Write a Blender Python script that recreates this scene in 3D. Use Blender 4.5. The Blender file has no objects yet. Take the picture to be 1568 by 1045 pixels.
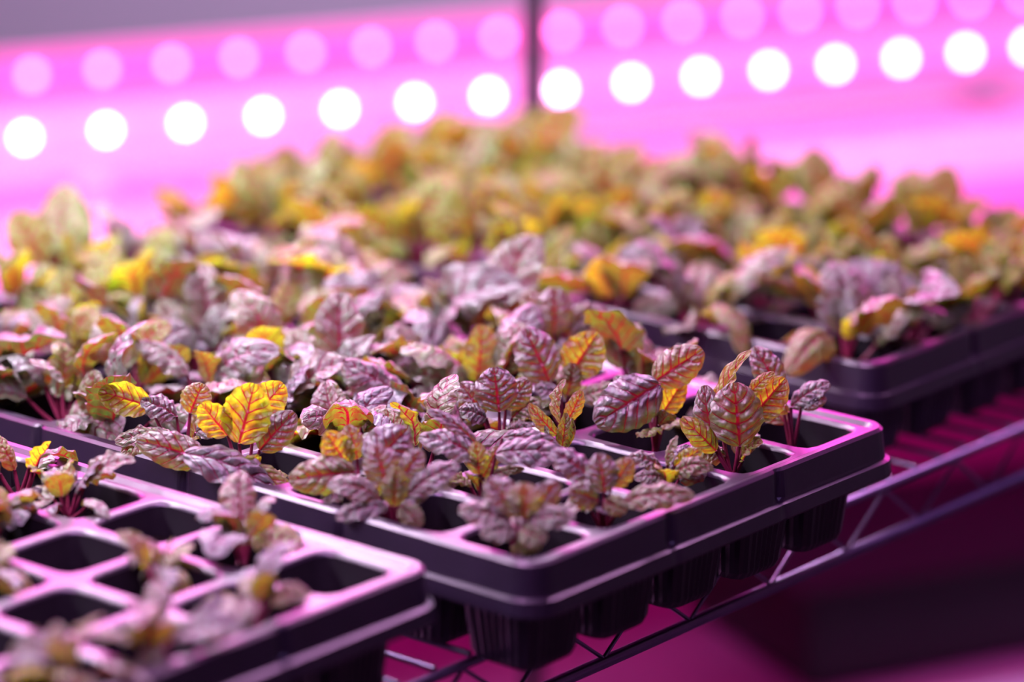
import bpy, bmesh, math, random
from mathutils import Vector, Matrix, noise
R=random.Random(7)
R2=random.Random(77)
scene=bpy.context.scene
try:
    scene.view_settings.view_transform='Standard'
    scene.view_settings.look='None'
except Exception as e: print(e)
COL=bpy.context.collection
Z0=1.0
Av=Vector((.649,.760,0)).normalized(); Bv=Vector((-.760,.649,0)).normalized()
P0=Vector((.0091,1.391,Z0))
ANG=math.atan2(Av.y,Av.x)
# frame of the main rack: local x = A, local y = B
RACK=Matrix.Translation(P0)@Matrix.Rotation(ANG,4,'Z')
Mv=Vector((.911,.413,0)).normalized()
NANG=math.atan2(Mv.y,Mv.x)
NEI=Matrix.Rotation(NANG,4,'Z')   # neighbouring rack: local x=m, y=n

# ---------------------------------------------------------------- materials
def newmat(name):
    m=bpy.data.materials.new(name); m.use_nodes=True
    nt=m.node_tree; nt.nodes.clear()
    return m,nt,nt.nodes,nt.links
def N(nodes,t,**kw):
    n=nodes.new(t)
    for k,v in kw.items(): setattr(n,k,v)
    return n
def simple(name,col,rough=.5,metal=0,nscale=30,nvar=.25,bump=.0,spec=.5,emit=None,es=0,coat=0):
    m,nt,ns,lk=newmat(name)
    out=N(ns,'ShaderNodeOutputMaterial'); p=N(ns,'ShaderNodeBsdfPrincipled')
    lk.new(p.outputs[0],out.inputs[0])
    tc=N(ns,'ShaderNodeTexCoord'); no=N(ns,'ShaderNodeTexNoise'); no.inputs['Scale'].default_value=nscale; no.inputs['Detail'].default_value=5
    lk.new(tc.outputs['Object'],no.inputs['Vector'])
    mx=N(ns,'ShaderNodeMix',data_type='RGBA')
    mx.inputs['A'].default_value=(*[c*(1-nvar) for c in col],1); mx.inputs['B'].default_value=(*[min(1,c*(1+nvar)) for c in col],1)
    lk.new(no.outputs['Fac'],mx.inputs['Factor']); lk.new(mx.outputs['Result'],p.inputs['Base Color'])
    p.inputs['Roughness'].default_value=rough; p.inputs['Metallic'].default_value=metal
    p.inputs['Specular IOR Level'].default_value=spec
    p.inputs['Coat Weight'].default_value=coat
    if emit: 
        p.inputs['Emission Color'].default_value=(*emit,1); p.inputs['Emission Strength'].default_value=es
    if bump:
        b=N(ns,'ShaderNodeBump'); b.inputs['Strength'].default_value=bump; b.inputs['Distance'].default_value=.002
        lk.new(no.outputs['Fac'],b.inputs['Height']); lk.new(b.outputs[0],p.inputs['Normal'])
    return m

def leaf_material():
    m,nt,ns,lk=newmat('beet_leaf_skin')
    def mth(op,a,b=None,c=None,clamp=False):
        n=N(ns,'ShaderNodeMath',operation=op,use_clamp=clamp)
        for i,v in enumerate((a,b,c)):
            if v is None: continue
            if isinstance(v,(int,float)): n.inputs[i].default_value=v
            else: lk.new(v,n.inputs[i])
        return n.outputs[0]
    out=N(ns,'ShaderNodeOutputMaterial')
    uv=N(ns,'ShaderNodeUVMap'); uv.uv_map='UVMap'
    sp=N(ns,'ShaderNodeSeparateXYZ'); lk.new(uv.outputs[0],sp.inputs[0])
    at=N(ns,'ShaderNodeAttribute',attribute_name='tint'); ats=N(ns,'ShaderNodeSeparateColor'); lk.new(at.outputs['Color'],ats.inputs[0])
    tint=ats.outputs[0]; rnd=ats.outputs[1]; grn=ats.outputs[2]
    cmb=N(ns,'ShaderNodeCombineXYZ'); lk.new(sp.outputs[0],cmb.inputs[0]); lk.new(sp.outputs[1],cmb.inputs[1]); lk.new(mth('MULTIPLY',rnd,20),cmb.inputs[2])
    no=N(ns,'ShaderNodeTexNoise'); no.inputs['Scale'].default_value=4.5; no.inputs['Detail'].default_value=3
    lk.new(cmb.outputs[0],no.inputs['Vector'])
    wob=mth('MULTIPLY',mth('SUBTRACT',no.outputs['Fac'],.5),.35)
    au=mth('ABSOLUTE',mth('MULTIPLY',mth('SUBTRACT',sp.outputs[0],.5),2))
    ph=mth('MULTIPLY',mth('SUBTRACT',sp.outputs[1],mth('MULTIPLY',au,.26)),6)
    ph=mth('ADD',ph,wob)
    d=mth('PINGPONG',ph,.5)
    wv=mth('MULTIPLY',mth('SUBTRACT',1.25,au),.13)
    sv=mth('SUBTRACT',1,mth('DIVIDE',d,wv),clamp=True)
    mid=mth('SUBTRACT',1,mth('DIVIDE',au,mth('MULTIPLY',mth('SUBTRACT',1.25,sp.outputs[1]),.12)),clamp=True)
    n2=N(ns,'ShaderNodeTexNoise'); n2.inputs['Scale'].default_value=9; n2.inputs['Detail'].default_value=2; lk.new(cmb.outputs[0],n2.inputs['Vector'])
    va=N(ns,'ShaderNodeVectorMath',operation='MULTIPLY_ADD'); lk.new(n2.outputs['Color'],va.inputs[0]); va.inputs[1].default_value=(.09,.09,0); lk.new(cmb.outputs[0],va.inputs[2])
    vor=N(ns,'ShaderNodeTexVoronoi',feature='SMOOTH_F1'); vor.inputs['Scale'].default_value=9; vor.inputs['Smoothness'].default_value=.4
    mp=N(ns,'ShaderNodeMapping'); mp.inputs['Scale'].default_value=(.8,1.2,1); lk.new(va.outputs[0],mp.inputs[0]); lk.new(mp.outputs[0],vor.inputs['Vector'])
    net=mth('MULTIPLY',vor.outputs['Distance'],1.3,clamp=True)
    net3=mth('POWER',net,3)
    main=mth('MINIMUM',mth('MULTIPLY',mth('MAXIMUM',sv,mid),1.6),1)
    vein=mth('MAXIMUM',main,mth('MULTIPLY',net3,.5))
    def mix(f,a,b):
        n=N(ns,'ShaderNodeMix',data_type='RGBA')
        for s,v in (('Factor',f),('A',a),('B',b)):
            if isinstance(v,tuple): n.inputs[s].default_value=(*v,1)
            elif isinstance(v,(int,float)): n.inputs[s].default_value=v
            else: lk.new(v,n.inputs[s])
        return n.outputs['Result']
    blot=mth('MULTIPLY',mth('SUBTRACT',no.outputs['Fac'],.36),3.0,clamp=True)
    bladeA=mix(blot,(.060,.062,.065),(.17,.26,.20))
    bladeB=mix(blot,(.12,.18,.02),(.20,.40,.03))
    blade=mix(mth('MULTIPLY',grn,.75),mix(tint,bladeA,bladeB),(.14,.30,.040))
    veinc=mix(tint,(.070,.004,.026),(.28,.010,.018))
    top=mix(vein,blade,veinc)
    trA=mix(blot,(.10,.07,.02),(.13,.30,.02)); trB=mix(blot,(.55,.62,.01),(.52,.97,.02))
    trb=mix(mth('MULTIPLY',grn,.65),mix(tint,trA,trB),(.28,.76,.02))
    tr=mix(vein,trb,(.36,.008,.018))
    p=N(ns,'ShaderNodeBsdfPrincipled'); lk.new(top,p.inputs['Base Color']); p.inputs['Roughness'].default_value=.38
    lk.new(mth('SUBTRACT',.8,mth('MULTIPLY',grn,.65)),p.inputs['Specular IOR Level'])
    t=N(ns,'ShaderNodeBsdfTranslucent'); lk.new(tr,t.inputs[0])
    bmp=N(ns,'ShaderNodeBump'); bmp.inputs['Strength'].default_value=.65; bmp.inputs['Distance'].default_value=.0020
    hgt=mth('SUBTRACT',1,mth('ADD',mth('MULTIPLY',main,.6),mth('MULTIPLY',net,.7)))
    lk.new(hgt,bmp.inputs['Height']); lk.new(bmp.outputs[0],p.inputs['Normal'])
    ms=N(ns,'ShaderNodeMixShader'); lk.new(mth('ADD',mth('MULTIPLY',tint,.34),.20),ms.inputs[0]); lk.new(p.outputs[0],ms.inputs[1]); lk.new(t.outputs[0],ms.inputs[2])
    lk.new(ms.outputs[0],out.inputs[0])
    return m
M_leaf=leaf_material()
M_stem=simple('beet_stem',(.16,.014,.045),.4,nscale=200)
M_soil=simple('potting_soil',(.005,.0035,.0035),.95,nscale=400,nvar=.7,bump=1,spec=.08)
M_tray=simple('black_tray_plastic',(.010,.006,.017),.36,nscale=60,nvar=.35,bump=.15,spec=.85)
M_cell_shade=simple('tray_cell_shade',(.003,.002,.004),.75,nscale=60,nvar=.35,spec=.10)  # tray plastic made darker and duller; recess shade put into the colour
M_wire=simple('chromed_wire',(.26,.21,.33),.42,metal=1,nscale=40)
M_post=simple('rack_post_metal',(.09,.09,.11),.5,metal=.6)
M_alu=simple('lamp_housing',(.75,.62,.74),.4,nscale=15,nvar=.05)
M_bench=simple('pink_lit_bench_plastic',(.84,.36,.64),.5,nscale=3,nvar=.06)  # white bench with the pink lamp light tinted into its base colour
M_bench_magenta=simple('bench_magenta_light',(.88,.06,.50),.6,nscale=3,nvar=.06)  # magenta light along the near bench edge, put into the colour
M_glow=simple('pink_face_glow',(.9,.5,.8),.4,nscale=6,nvar=.04,emit=(1,.13,.60),es=.55)  # bar face lit by its LEDs; pink glow put in as emission
M_glow2=simple('pink_face_glow_dim',(.9,.4,.75),.4,nscale=6,nvar=.04,emit=(1,.08,.52),es=.26)  # weaker painted-in glow for the rear bar face
M_led1=simple('led_bright',(1,1,1),.3,emit=(1,.56,.90),es=24)
M_led2=simple('led_pink',(1,.7,.9),.3,emit=(1,.17,.56),es=16)
M_wall=simple('wall_paint',(.50,.46,.52),.8,nscale=2,nvar=.08)
M_floor=simple('floor_concrete',(.06,.05,.06),.6,nscale=4,nvar=.4)
M_ceil=simple('ceiling_paint',(.5,.5,.52),.9,nscale=2,nvar=.05)
M_crate=simple('dark_crate_plastic',(.012,.010,.014),.5,nscale=10)
M_tier_magenta=simple('tier_magenta_light',(.70,.12,.45),.6,nscale=3,nvar=.1)  # magenta light of the lower tier, put into the surface colour
M_lip_glow=simple('lip_painted_glow',(.6,.4,.6),.5,nscale=3,nvar=.1,emit=(.85,.25,.85),es=.36)  # lilac lip of the lower tier; its brightness is painted in as emission

# ---------------------------------------------------------------- helpers
def mkobj(name,bm,mats,mw=None,parent=None,smooth=False):
    me=bpy.data.meshes.new(name); bm.to_mesh(me); bm.free()
    for m in mats: me.materials.append(m)
    if smooth:
        for p in me.polygons: p.use_smooth=True
    o=bpy.data.objects.new(name,me); COL.objects.link(o)
    if parent: o.parent=parent
    if mw is not None: 
        if parent: o.matrix_parent_inverse=Matrix.Identity(4)
        o.matrix_local=mw
    return o
def empty(name,mw=Matrix.Identity(4),parent=None):
    o=bpy.data.objects.new(name,None); COL.objects.link(o); o.empty_display_size=.05
    if parent: o.parent=parent
    o.matrix_local=mw
    return o
def box(bm,c,s,mat=0,bev=0):
    r=bmesh.ops.create_cube(bm,size=1,matrix=Matrix.Translation(c)@Matrix.Diagonal((*s,1)))
    fs=set(f for v in r['verts'] for f in v.link_faces)
    for f in fs: f.material_index=mat
    if bev:
        es=set(e for f in fs for e in f.edges)
        bmesh.ops.bevel(bm,geom=list(es),offset=bev,segments=2,affect='EDGES',profile=.7)
def tube(bm,pts,r,n=8,mat=0,cap=True):
    pts=[Vector(p) for p in pts]
    rings=[]
    rr=r if isinstance(r,(list,tuple)) else [r]*len(pts)
    for i,p in enumerate(pts):
        t=(pts[min(i+1,len(pts)-1)]-pts[max(i-1,0)]).normalized()
        a=t.cross(Vector((0,0,1)))
        if a.length<.01: a=Vector((1,0,0))
        a.normalize(); b=t.cross(a)
        rings.append([bm.verts.new(p+(a*math.cos(2*math.pi*k/n)+b*math.sin(2*math.pi*k/n))*rr[i]) for k in range(n)])
    for i in range(len(rings)-1):
        for k in range(n):
            f=bm.faces.new((rings[i][k],rings[i][(k+1)%n],rings[i+1][(k+1)%n],rings[i+1][k])); f.material_index=mat; f.smooth=True
    if cap:
        bm.faces.new(rings[0]).material_index=mat; bm.faces.new(rings[-1][::-1]).material_index=mat
    return rings

# ---------------------------------------------------------------- seedling tray
PITCH=.054; NA,NB=5,10; MG=.005
def tray_mesh():
    bm=bmesh.new()
    n=32
    def ring(cx,cy,z,half,p=7,n=n,corr=0):
        vs=[]
        for k in range(n):
            a=2*math.pi*k/n
            c,s=math.cos(a),math.sin(a)
            r=half/((abs(c)**p+abs(s)**p)**(1/p))
            if corr and k%2: r-=corr
            vs.append(bm.verts.new((cx+c*r,cy+s*r,z)))
        return vs
    def sq(cx,cy,z,half):
        vs=[]
        for k in range(n):
            a=2*math.pi*k/n; c,s=math.cos(a),math.sin(a); r=half/max(abs(c),abs(s))
            vs.append(bm.verts.new((cx+c*r,cy+s*r,z)))
        return vs
    def link(a,b,mat=0,smooth=False):
        m=len(a)
        for k in range(m):
            f=bm.faces.new((a[k],a[(k+1)%m],b[(k+1)%m],b[k])); f.material_index=mat; f.smooth=smooth
    for i in range(NA):
        for j in range(NB):
            cx=MG+PITCH*(i+.5); cy=MG+PITCH*(j+.5)
            o=sq(cx,cy,0,PITCH/2)
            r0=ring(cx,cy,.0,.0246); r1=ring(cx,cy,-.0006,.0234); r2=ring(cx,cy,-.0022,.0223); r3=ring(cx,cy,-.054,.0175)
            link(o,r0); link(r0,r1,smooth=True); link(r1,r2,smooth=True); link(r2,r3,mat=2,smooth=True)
            bm.faces.new(r3)
            N2=64
            q1=ring(cx,cy,-.002,.0245,7,N2); q2=ring(cx,cy,-.030,.0222,6,N2); q3=ring(cx,cy,-.0315,.0222,6,N2,.0008); q4=ring(cx,cy,-.055,.0195,6,N2,.0008); q5=ring(cx,cy,-.0585,.0178,6,N2)
            link(q2,q1,smooth=True); link(q3,q2); link(q4,q3); link(q5,q4); bm.faces.new(q5[::-1])
            g=7
            zs=-.014-R.random()*.006-(.022 if (i,j)==(4,1) else 0)
            hh=.0212 if (i,j)!=(4,1) else .0185
            grid={}
            for a in range(g+1):
                for b in range(g+1):
                    u=-1+2*a/g; v=-1+2*b/g; h=hh
                    grid[a,b]=bm.verts.new((cx+u*h*.98,cy+v*h*.98,zs+R.uniform(-.002,.002)))
            for a in range(g):
                for b in range(g):
                    f=bm.faces.new((grid[a,b],grid[a+1,b],grid[a+1,b+1],grid[a,b+1])); f.material_index=1; f.smooth=False
    bmesh.ops.remove_doubles(bm,verts=[v for v in bm.verts if abs(v.co.z)<1e-6],dist=2e-4)
    W=NA*PITCH+2*MG; H=NB*PITCH+2*MG
    def per(off,z,notch=0):
        rad=.010+off
        pts=[]
        x0,y0,x1,y1=-off,-off,W+off,H+off
        def arc(cx,cy,a0):
            for k in range(7):
                a=a0+math.pi/2*k/6; pts.append((cx+rad*math.cos(a),cy+rad*math.sin(a)))
        def line(xa,ya,xb,yb,L,nx,ny):
            m=int(L/.002)
            for k in range(1,m):
                t=k/m; s=t*L
                dd=min(abs(s-L/(3)),abs(s-L*2/3)) if L<.4 else min(abs(s-L*q/5) for q in (1,2,3,4))
                w=math.exp(-(dd/.0025)**2)*notch
                pts.append((xa+(xb-xa)*t-nx*w,ya+(yb-ya)*t-ny*w))
        Lx=W-.02; Ly=H-.02
        arc(x1-rad,y0+rad,-math.pi/2)
        line(x1,y0+rad,x1,y1-rad,Ly,1,0)
        arc(x1-rad,y1-rad,0); line(x1-rad,y1,x0+rad,y1,Lx,0,1)
        arc(x0+rad,y1-rad,math.pi/2); line(x0,y1-rad,x0,y0+rad,Ly,-1,0)
        arc(x0+rad,y0+rad,math.pi); line(x0+rad,y0,x1-rad,y0,Lx,0,-1)
        return [bm.verts.new((p[0],p[1],z)) for p in pts]
    prof=[(-.0045,-.0004,0),(-.002,.0016,0),(.0012,.0018,.0006),(.003,.0004,.0018),(.0045,-.013,.0028),(.0048,-.0145,.0015),(.0072,-.0155,.0005),(.0082,-.0225,.0005),(.0076,-.0235,0),(.0065,-.0225,0),(.0015,-.012,0),(.0008,-.005,0)]
    loops=[per(*p) for p in prof]
    for a,b in zip(loops[:-1],loops[1:]): link(b,a,smooth=False)
    me=bpy.data.meshes.new('seedling_tray_shell'); bm.to_mesh(me); bm.free()
    me.materials.append(M_tray); me.materials.append(M_soil); me.materials.append(M_cell_shade)
    return me
TRAY=tray_mesh()

# ---------------------------------------------------------------- seedlings
GRN=[0]
def leaf(bm,uvl,tl,base,tip,width,nrm,curl=.12,cup=.25,tint=.3,nu=12,nv=26,rs=None,side=0):
    rs=rs or R.random()
    d=(tip-base); L=d.length; d.normalize()
    s=d.cross(nrm)
    if s.length<1e-3: s=d.cross(Vector((.3,.2,1)))
    s.normalize(); n=s.cross(d).normalized()
    NVN=6
    hw=width/2
    rows=[]
    for j in range(nv+1):
        v=j/nv
        w=(max(0,math.sin(math.pi*min(1,(v*.975+.010))**.88)))**.54
        c=base+d*(L*v)+n*(curl*L*4*v*(1-v)-curl*L*.6*v*v)+s*(side*L*math.sin(v*math.pi))
        row=[]
        for i in range(nu+1):
            u=-1+2*i/nu; au=abs(u)
            ph=(v-.26*au)*NVN
            g=abs(((ph)%1)-.5)*2
            bul=(1-g**2)*(1-math.exp(-(au/.15)**2))*(1-au**4)
            pz=.080*width*bul-.08*width*math.exp(-(au/.12)**2)
            pz+=.06*width*noise.noise(Vector((u*3+rs*50,v*6,rs*9)))
            edge=.13*math.sin(v*17+rs*40+u*2)*au**3*hw+ .07*math.sin(v*31+rs*70)*au**4*hw
            x=s*(u*hw*w*(1-.10*abs(cup)*au)*(1+.03*math.sin(v*37+rs*30)))
            z=n*((-cup*u*u*hw*w)+pz*min(1,w*1.3)+edge*w)
            vv=bm.verts.new(c+x+z); vv[tl]=(tint,rs,GRN[0],1)
            row.append((vv,(u*.5+.5,v)))
        rows.append(row)
    for j in range(nv):
        for i in range(nu):
            q=(rows[j][i],rows[j][i+1],rows[j+1][i+1],rows[j+1][i])
            f=bm.faces.new([a[0] for a in q]); f.smooth=True; f.material_index=0
            for lp,a in zip(f.loops,q): lp[uvl].uv=a[1]
def petiole(bm,a,b,bow,r=.0011):
    m=(a+b)/2+bow
    pts=[];N_=7
    for k in range(N_):
        t=k/(N_-1); pts.append(a*(1-t)**2+m*2*t*(1-t)+b*t*t)
    tube(bm,pts,[r*(1.25-.45*k/(N_-1)) for k in range(N_)],6,1)
def start():
    bm=bmesh.new(); uvl=bm.loops.layers.uv.new('UVMap'); tl=bm.verts.layers.float_color.new('tint'); return bm,uvl,tl
def finish(bm,name):
    me=bpy.data.meshes.new(name); bm.to_mesh(me); bm.free(); me.materials.append(M_leaf); me.materials.append(M_stem); return me
def generic(seed,scale=1,tb=.3,hf=1.0,g=0):
    GRN[0]=g
    r=random.Random(seed); bm,uvl,tl=start()
    nl=r.randint(7,10); a0=r.random()*6.28
    for k in range(nl):
        az=a0+k*2.4+r.uniform(-.4,.4)
        young=k>=nl-2
        L=(r.uniform(.018,.025) if young else r.uniform(.024,.037))*scale
        W=L*r.uniform(.62,.84)
        el=math.radians(r.uniform(55,82) if young else r.uniform(20,66))
        pl=r.uniform(.010,.015) if young else r.uniform(.010,.021)
        pl*=scale*hf
        h=Vector((math.cos(az),math.sin(az),0)); U=Vector((0,0,1))
        c=Vector((r.uniform(-.002,.002),r.uniform(-.002,.002),-.014))
        b=c+h*(pl*math.cos(el))+U*(pl*math.sin(el)+.006)
        e2=el-math.radians(r.uniform(5,70) if not young else r.uniform(-5,15))
        if g and r.random()<.5: e2=el
        t=b+h*(L*math.cos(e2))+U*(L*math.sin(e2))+Vector((r.uniform(-1,1),r.uniform(-1,1),0))*L*.2
        sd=h.cross(U)
        nr=(U-h*.3+sd*r.uniform(-.9,.9)) if e2<1.2 else (-h+sd*r.uniform(-.5,.5)+U*.2)
        petiole(bm,c,b,Vector((0,0,-.002)) )
        tt=tb+r.uniform(-.3,.3)+(.15 if young else 0)
        if r.random()<.22: tt+=.55
        leaf(bm,uvl,tl,b,t,W,nr,curl=r.uniform(.03,.25),cup=r.uniform(-.45,.6),tint=min(1,max(0,tt)),nu=10,nv=24,rs=r.random(),side=r.uniform(-.1,.1))
    GRN[0]=0
    return finish(bm,'beet_seedling_mesh')
VAR_F=[generic(100+i,.98,.10) for i in range(9)]
VAR_M=[generic(200+i,1.1,.16,1.0,.18) for i in range(9)]
VAR_B=[generic(300+i,1.1,.45,1.2,.85) for i in range(9)]

# hand-shaped seedlings in the focal zone; local units: 1 unit = .328 mm
K=.000328
def hero(leaves,crownz=-.014,extra=3):
    bm,uvl,tl=start()
    c=Vector((0,0,crownz))
    r=R2
    for e in range(extra):
        az=r.random()*6.28; h=Vector((math.cos(az),math.sin(az)*.8+.25,0))
        b=Vector((0,0,-.008))+h*r.uniform(.004,.009)+Vector((0,0,r.uniform(.004,.014)))
        L=r.uniform(.014,.024)
        t=b+h*L*.8+Vector((0,0,r.uniform(-.2,.7)*L))
        petiole(bm,c,b,Vector((0,0,0)),.0009)
        leaf(bm,uvl,tl,b,t,L*r.uniform(.6,.8),Vector((r.uniform(-.5,.5),r.uniform(-.6,.1),1)),r.uniform(.05,.2),r.uniform(-.3,.5),r.choice((.05,.1,.2,.5,.8)),nu=12,nv=26,rs=r.random())
    for lf in leaves:
        bx,by,tx,ty,w,ab,atp,nr,tint=lf[:9]
        curl=lf[9] if len(lf)>9 else .1; cup=lf[10] if len(lf)>10 else .2
        ab*=K; atp*=K
        b=Vector((bx*K,ab,by*K*1.04-ab*.3)); t=Vector((tx*K,atp,ty*K*1.04-atp*.3))
        n={'f':Vector((.1,-1,.45)),'u':Vector((0,-.60,1)),'l':Vector((-1,-.5,.4)),'r':Vector((1,-.5,.4)),'b':Vector((.15,1,-.1)),'fl':Vector((-.5,-1,.5)),'fr':Vector((.5,-1,.5))}[nr]
        petiole(bm,c+Vector((R.uniform(-.001,.001),R.uniform(-.001,.001),0)),b,Vector((0,0,-.001)),.00095)
        leaf(bm,uvl,tl,b,t,w*K*1.10,n,curl,cup,tint,nu=18,nv=40)
    return finish(bm,'beet_seedling_mesh')
HERO={
(3,0):(0,0,[(7,13,-3,108,78,-30,-22,'f',.3,.08,.3),(-23,62,20,160,34,15,25,'l',.85,.1,-.3),(-30,20,-48,104,44,-5,5,'fl',.15),(-28,5,-80,55,36,-10,-20,'f',.7),(28,55,78,116,54,25,30,'f',.65,.05,-.3),(20,88,58,126,26,10,10,'u',.9),(10,30,30,90,40,30,40,'fr',.3)]),
(4,0):(-6,10,[(-5,38,52,78,40,0,0,'u',.1),(-22,62,-62,132,46,10,25,'f',.15),(10,38,48,52,22,-10,-15,'f',.1),(-10,30,-50,60,30,-10,-15,'u',.5)]),
(2,0):(0,0,[(-10,20,-56,38,32,0,-5,'u',.2),(10,8,64,24,36,-10,-20,'u',.45,.25),(0,22,12,66,22,5,5,'l',.4),(-5,4,-50,6,28,-20,-30,'u',.2),(12,20,50,45,26,15,15,'f',.9)]),
(1,0):(10,0,[(26,8,128,22,46,-25,-25,'u',.4,.1),(0,22,-8,78,46,0,10,'f',.1),(-20,40,-76,84,46,10,20,'u',.05),(10,30,40,70,36,10,20,'fr',.4),(-10,10,-50,25,40,-20,-40,'f',.2),(0,10,30,-5,30,-20,-40,'f',.5)]),
(0,0):(-10,0,[(-10,20,-80,40,48,-10,-20,'u',.2),(0,30,-40,80,50,0,10,'f',.1),(10,25,10,75,52,-10,-5,'f',.35),(10,20,80,30,46,-10,-25,'u',.2),(5,10,40,-5,40,-30,-50,'u',.4),(-5,10,-50,5,40,-30,-50,'u',.2),(15,30,60,75,40,20,30,'fr',.1)]),
(3,1):(10,0,[(5,76,-94,16,78,-20,-45,'f',.05,.12,.35),(-2,80,72,130,58,0,10,'f',.4,.1,.2),(10,28,45,84,36,15,20,'f',1,.05,-.2),(-10,40,-60,90,40,25,35,'u',.2)]),
(2,1):(-28,10,[(-10,38,-52,84,24,-5,-10,'fl',.4,.1,-.5),(-4,55,0,122,30,5,10,'l',.4,.1,-.4),(5,58,28,104,26,0,5,'fr',.6),(5,18,15,62,24,-15,-20,'r',.5),(-5,10,-30,50,20,-20,-25,'l',.2),(-2,20,4,70,22,-10,-14,'f',.5,.1,-.4)]),
(2,2):(0,4,[(0,40,-8,108,64,-10,-5,'f',.05,.08,.3),(20,30,60,60,40,20,30,'u',.4),(-20,30,-60,45,40,-10,-20,'u',.1),(10,10,50,15,34,-20,-30,'u',.2),(-25,35,-60,85,44,10,20,'f',.15),(10,45,45,90,40,20,25,'f',.2)]),
(3,2):(0,5,[(5,62,48,128,66,10,15,'f',.7,.05,-.2),(-28,50,-66,134,68,0,5,'f',.1,.08,.3),(20,25,82,42,40,-10,-20,'u',.4),(-10,30,-50,40,40,-20,-40,'u',.1),(0,30,10,80,40,-5,0,'fr',.5)]),
(4,3):(0,0,[(0,65,2,138,62,0,5,'f',.15,.1,.3),(-30,60,-92,88,42,0,5,'u',1),(30,40,90,60,48,0,5,'u',.2),(-20,25,-70,40,44,-10,-20,'u',.2),(20,60,60,110,40,15,20,'f',.3),(0,30,40,45,44,-20,-30,'u',.1),(20,80,90,100,50,20,30,'f',.15),(-20,90,-50,130,40,20,25,'f',.3)]),
(1,1):(-42,0,[(20,45,136,42,54,-20,-15,'u',.08,.12),(-5,40,-92,74,50,-10,-5,'u',.1,.12),(-10,60,-78,112,26,10,15,'u',.1),(-5,15,-10,62,32,-20,-22,'f',.5),(30,68,112,62,36,15,20,'u',.1),(10,10,60,25,20,-10,-20,'u',.4),(0,10,22,55,24,0,5,'fr',.3)]),
(0,1):(-62,6,[(-10,40,-26,98,50,-5,5,'f',.15),(0,10,6,66,36,-20,-22,'f',.45),(-20,20,-92,46,42,-10,-15,'u',.2,.15),(20,25,92,72,46,-5,5,'u',.1),(-10,10,-82,-5,36,-20,-40,'u',.1),(10,10,42,-18,32,-25,-40,'f',.4),(8,45,40,90,36,15,20,'f',.1)]),
(0,2):(14,22,[(10,35,66,92,68,-10,5,'f',.05,.1,.25),(-22,38,-52,88,46,0,0,'f',.85,.05,-.2),(-8,48,-20,98,34,10,12,'fr',.4),(-10,30,-106,18,54,-15,-30,'f',.4,.1),(28,22,72,30,26,-10,-15,'u',.2),(-20,10,-60,-10,36,-20,-30,'u',.2)]),
(0,3):(-40,18,[(-10,38,16,128,70,-5,-5,'b',.95,.04,.1),(-28,50,-66,98,48,5,8,'b',.95,.04,.2),(12,80,56,128,50,25,30,'b',.9,.05,.1),(20,28,72,84,48,5,10,'f',.2),(-60,12,-162,44,52,-5,-10,'f',.25,.1),(-88,24,58,-32,66,-50,-60,'u',.05,.12,.3),(20,5,75,-60,36,-40,-50,'fr',.7)]),
(0,4):(-20,10,[(-50,60,-128,84,50,0,5,'b',.9,.08),(-10,45,-62,72,46,0,0,'u',.1),(20,20,70,40,44,-10,-20,'u',.1),(-20,15,-100,10,40,-20,-40,'u',.3),(10,50,30,95,46,10,15,'f',.6),(-30,20,-90,-10,46,-25,-50,'u',.5)]),
}
trays=[('mid',0,0,0),('front',-.312,.035,0),('far',.366,.066,.6),('near_end',-.62,.03,0)]
for name,a,b,rot in trays:
    T=empty('seedling_tray',RACK@Matrix.Translation((a,b,0))@Matrix.Rotation(math.radians(rot),4,'Z'))
    o=bpy.data.objects.new('tray_shell',TRAY); COL.objects.link(o); o.parent=T
    for i in range(NA):
        for j in range(NB):
            x=MG+PITCH*(i+.5); y=MG+PITCH*(j+.5)
            rr=R.random(); ox=0
            if name=='mid':
                if (i,j)==(4,1): continue
                if (i,j) in HERO:
                    dx,dy,lv=HERO[(i,j)]
                    me=hero(lv,extra=(1 if (i,j)==(4,0) else 4 if j>1 else 3))
                    o=bpy.data.objects.new('beet_seedling',me); COL.objects.link(o); o.parent=T
                    wx=Vector((dx*K,-dy*K/.3*.25,0)); loc=Matrix.Rotation(-ANG,4,'Z')@wx
                    o.matrix_local=Matrix.Translation((x+loc.x,y+loc.y,0))@Matrix.Rotation(-ANG,4,'Z')
                    continue
                me=R.choice(VAR_M) if R.random()>.35 else R.choice(VAR_F)
                if j>7 and i>1: me=R.choice(VAR_B)
                sc=R.uniform(.98,1.2) if j<8 else R.uniform(.9,1.0)
                if i==3 and j>2: sc=R.uniform(1.12,1.3)
                if i==4: sc=R.uniform(1.2,1.36) if j<8 else 1.1; ox=.008; me=R.choice(VAR_M)
                if (i,j)==(4,2): sc=1.15
            elif name=='front':
                if (i,j) in ((4,0),(2,1),(3,2),(1,1),(4,2)): continue
                me=R.choice(VAR_F); sc=R.uniform(.62,.80) if j<4 else R.uniform(.85,1.1)
                if j>6: me=R.choice(VAR_M)
            elif name=='far':
                if rr<.03: continue
                me=R.choice(VAR_B if (i>1 or j>3) else VAR_M); sc=R.uniform(.90,1.12)
                if i==0 and j>1: ox=-.012; sc*=1.1
                if i==4: sc*=1.05
            else:
                me=R.choice(VAR_F); sc=R.uniform(.8,1.1)
            o=bpy.data.objects.new('beet_seedling',me); COL.objects.link(o); o.parent=T
            o.matrix_local=Matrix.Translation((x+ox+R.uniform(-.006,.006),y+R.uniform(-.006,.006),0))@Matrix.Rotation(R.random()*6.28,4,'Z')@Matrix.Scale(sc,4)

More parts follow.
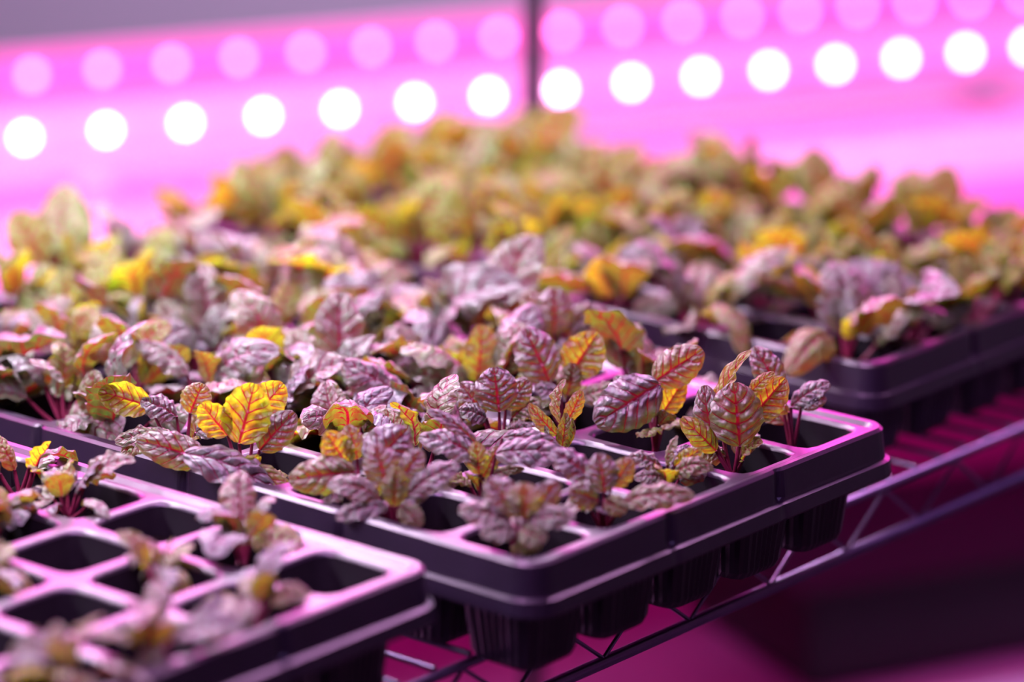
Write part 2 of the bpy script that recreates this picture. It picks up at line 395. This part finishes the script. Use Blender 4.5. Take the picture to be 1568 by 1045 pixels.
# ---------------------------------------------------------------- wire rack
rack=empty('wire_shelving_rack',RACK)
bm=bmesh.new()
X0,X1,Y0,Y1=-1.0,.665,.055,.56
zs=-.0610
for z in (0,.55,-.55):
    zz=zs+z
    for yy in (Y0,Y1):
        tube(bm,[(X0,yy,zz-.004),(X1,yy,zz-.004)],.0026)
        tube(bm,[(X0,yy,zz-.034),(X1,yy,zz-.034)],.0034)
        k=0;pts=[]
        x=X0
        while x<X1:
            pts.append((x,yy,zz-.006 if k%2 else zz-.032)); x+=.035; k+=1
        tube(bm,pts,.0013,6)
    for xx in (X0,X1):
        tube(bm,[(xx,Y0,zz-.004),(xx,Y1,zz-.004)],.0035); tube(bm,[(xx,Y0,zz-.034),(xx,Y1,zz-.034)],.003)
    x=X0+.02
    while x<X1:
        tube(bm,[(x,Y0,zz),(x,Y1,zz)],.0016,6,cap=False); x+=.025
    for yy in (.22,.40): tube(bm,[(X0,yy,zz-.005),(X1,yy,zz-.005)],.003)
mkobj('wire_shelves',bm,[M_wire],Matrix.Identity(4),rack,True)
bm=bmesh.new()
for xx in (X0,X1):
    for yy in (Y0,Y1):
        tube(bm,[(xx,yy,-.995),(xx,yy,.62)],.0078,16)
        tube(bm,[(xx,yy,-1.0),(xx,yy,-.985)],.014,16)
mkobj('posts',bm,[M_post],Matrix.Identity(4),rack,True)
def area(name,parent,mat,sx,sy,power,col):
    l=bpy.data.lights.new(name,'AREA'); l.shape='RECTANGLE'; l.size=sx; l.size_y=sy; l.energy=power; l.color=col
    o=bpy.data.objects.new(name,l); COL.objects.link(o); o.parent=parent; o.matrix_local=mat; return o
for k,(yy,pw,col) in enumerate(((.08,8,(1,.44,1)),(.50,25,(.94,.70,1)))):
    e=empty('grow_light_bar',RACK@Matrix.Translation((-.03,yy,.425)))
    bm=bmesh.new(); box(bm,(0,0,.014),(1.30,.05,.022),0,.004); box(bm,(0,0,.034),(1.2,.012,.02),0)
    for q in (-.5,.5): box(bm,(q,0,.035),(.02,.03,.03),0)
    mkobj('housing',bm,[M_alu],Matrix.Identity(4),e)
    area('lamp',e,Matrix.Translation((0,0,-.001)),1.28,.045,pw,col)

# ---------------------------------------------------------------- neighbouring rack with LED strips
nb=empty('grow_bench_rack',NEI)
bm=bmesh.new()
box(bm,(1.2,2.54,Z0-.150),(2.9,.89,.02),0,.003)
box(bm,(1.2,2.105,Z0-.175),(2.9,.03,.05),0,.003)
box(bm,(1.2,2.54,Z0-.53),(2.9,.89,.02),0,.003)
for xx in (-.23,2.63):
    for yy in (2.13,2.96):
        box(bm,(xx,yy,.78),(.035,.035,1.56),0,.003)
mkobj('bench_tiers',bm,[M_bench],Matrix.Identity(4),nb)
bm=bmesh.new(); box(bm,(1.2,2.235,Z0-.1385),(2.82,.27,.003),0)  # thin sheet added to carry the magenta light as colour
mkobj('bench_light_sheet',bm,[M_bench_magenta],Matrix.Identity(4),nb)
bm=bmesh.new(); box(bm,(1.2,2.105,Z0-.56),(2.9,.03,.11),0,.004)  # front lip of the lower tier, made to glow though no lamp
mkobj('lower_tier_lip',bm,[M_lip_glow],Matrix.Identity(4),nb)
bm=bmesh.new(); box(bm,(1.2,2.97,Z0-.345),(2.86,.012,.35),0); box(bm,(1.2,2.56,Z0-.518),(2.84,.80,.004),0)  # back panel and tier sheet, both coloured with the magenta light
mkobj('back_panel',bm,[M_tier_magenta],Matrix.Identity(4),nb)
bm=bmesh.new()
for m0,nn,wd,hh in ((1.44,2.30,.36,.085),(1.95,2.32,.40,.11),(.55,2.55,.3,.10)):
    box(bm,(m0,nn,Z0-.515+hh/2),(wd,.22,hh),0,.012)
    box(bm,(m0,nn,Z0-.515+hh),(wd+.02,.24,.014),0,.006)
mkobj('storage_crates',bm,[M_crate],Matrix.Identity(4),nb)
area('lamp_lower_tier',nb,Matrix.Translation((1.2,2.60,Z0-.172)),2.6,.05,1.0,(1,.02,.60))
def ledbar(nn,zc,m0,sp,cnt,mled,mglow,name):
    e=empty('led_strip_bar',NEI@Matrix.Translation((0,nn,0)))
    L0,L1=-.2,2.6
    bm=bmesh.new()
    cx=(L0+L1)/2; LL=L1-L0
    box(bm,(cx,.012,zc-.012),(LL,.024,.058),0,.003)
    q=L0+.1
    while q<L1: box(bm,(q,.012,(zc-.04+Z0-.14)/2),(.03,.05,(zc-.04)-(Z0-.14)+.001),0); q+=.45
    mkobj('housing',bm,[M_alu],Matrix.Identity(4),e)
    bm=bmesh.new(); box(bm,(cx,-.003,zc),(LL-.01,.006,.040),0,.002)
    mkobj('glow_face',bm,[mglow],Matrix.Identity(4),e)
    bm=bmesh.new()
    for k in range(-8,cnt+16):
        x=m0+sp*k
        if x<L0+.03 or x>L1-.03: continue
        bmesh.ops.create_uvsphere(bm,u_segments=12,v_segments=8,radius=.0058,matrix=Matrix.Translation((x,-.0065,zc))@Matrix.Diagonal((1,.6,1,1)))
    mkobj('led_chips',bm,[mled],Matrix.Identity(4),e,True)
m2=Vector((-.411,2.706,0)).dot(Mv); m1=Vector((-.446,2.983,0)).dot(Mv)
ledbar(2.64,Z0-.087,m2,.0713,15,M_led1,M_glow,'row2')
ledbar(2.90,Z0-.087,m1,.0675,16,M_led2,M_glow2,'row1')
for nm,nn,zz,pw,col,tilt,sz in (('rim_glow_panel',2.22,.375,34,(1,.04,.62),-82,.30),('grow_light_bar',2.80,.44,13,(1,.05,.54),-15,.09)):  # panel: unseen, added and sized to reflect pink in the tray rims
    e=empty(nm,NEI@Matrix.Translation((1.2,nn,Z0+zz))@Matrix.Rotation(math.radians(tilt),4,'X'))
    bm=bmesh.new(); box(bm,(0,0,.014),(2.7,sz+.02,.022),0,.004)
    mkobj('housing',bm,[M_alu],Matrix.Identity(4),e)
    bm=bmesh.new()
    Ri=Matrix.Rotation(math.radians(-tilt),4,'X')
    for q in (-1.2,1.2): tube(bm,[Vector((q,0,.03)),Vector((q,0,.03))+Ri@Vector((0,0,2.78-Z0-zz))],.002,6)
    mkobj('hanging_cord',bm,[M_post],Matrix.Identity(4),e)
    area('lamp',e,Matrix.Translation((0,0,-.002)),2.6,sz,pw,col)

# ---------------------------------------------------------------- room
def slab(name,c,s,mat):
    bm=bmesh.new(); box(bm,c,s); return mkobj(name,bm,[mat])
slab('floor',(0.5,1.75,-.05),(8.2,9.2,.1),M_floor)
slab('ceiling',(0.5,1.75,2.85),(8.2,9.2,.1),M_ceil)
slab('wall_back',(0.5,6.3,1.4),(8.2,.1,2.8),M_wall)
slab('wall_front',(0.5,-2.8,1.4),(8.2,.1,2.8),M_wall)
slab('wall_left',(-3.55,1.75,1.4),(.1,9.2,2.8),M_wall)
slab('wall_right',(4.55,1.75,1.4),(.1,9.2,2.8),M_wall)
for cx,cy,pw,col in ((0,0.3,18,(.48,.30,1)),(0.3,4.9,120,(.85,.66,1))):  # unseen lamps: front one added as violet fill, back one brightens the wall
    e=empty('ceiling_fill',Matrix.Translation((cx,cy,2.76)))
    bm=bmesh.new(); box(bm,(0,0,.015),(1.3,.34,.05),0,.006); mkobj('housing',bm,[M_alu],Matrix.Identity(4),e)
    area('lamp',e,Matrix.Translation((0,0,-.012)),1.2,.28,pw,col)
w=bpy.data.worlds.new('world'); scene.world=w; w.use_nodes=True
w.node_tree.nodes['Background'].inputs[0].default_value=(.25,.12,.35,1); w.node_tree.nodes['Background'].inputs[1].default_value=.08

cam=bpy.data.cameras.new("camera");co=bpy.data.objects.new("camera",cam);COL.objects.link(co)
co.location=(0,0,Z0+.5);co.rotation_euler=(math.radians(90-15.8),0,0)
cam.lens=115.2; cam.sensor_width=36; cam.clip_start=.05
cam.dof.use_dof=True; cam.dof.focus_distance=1.63; cam.dof.aperture_fstop=2.7
scene.camera=co
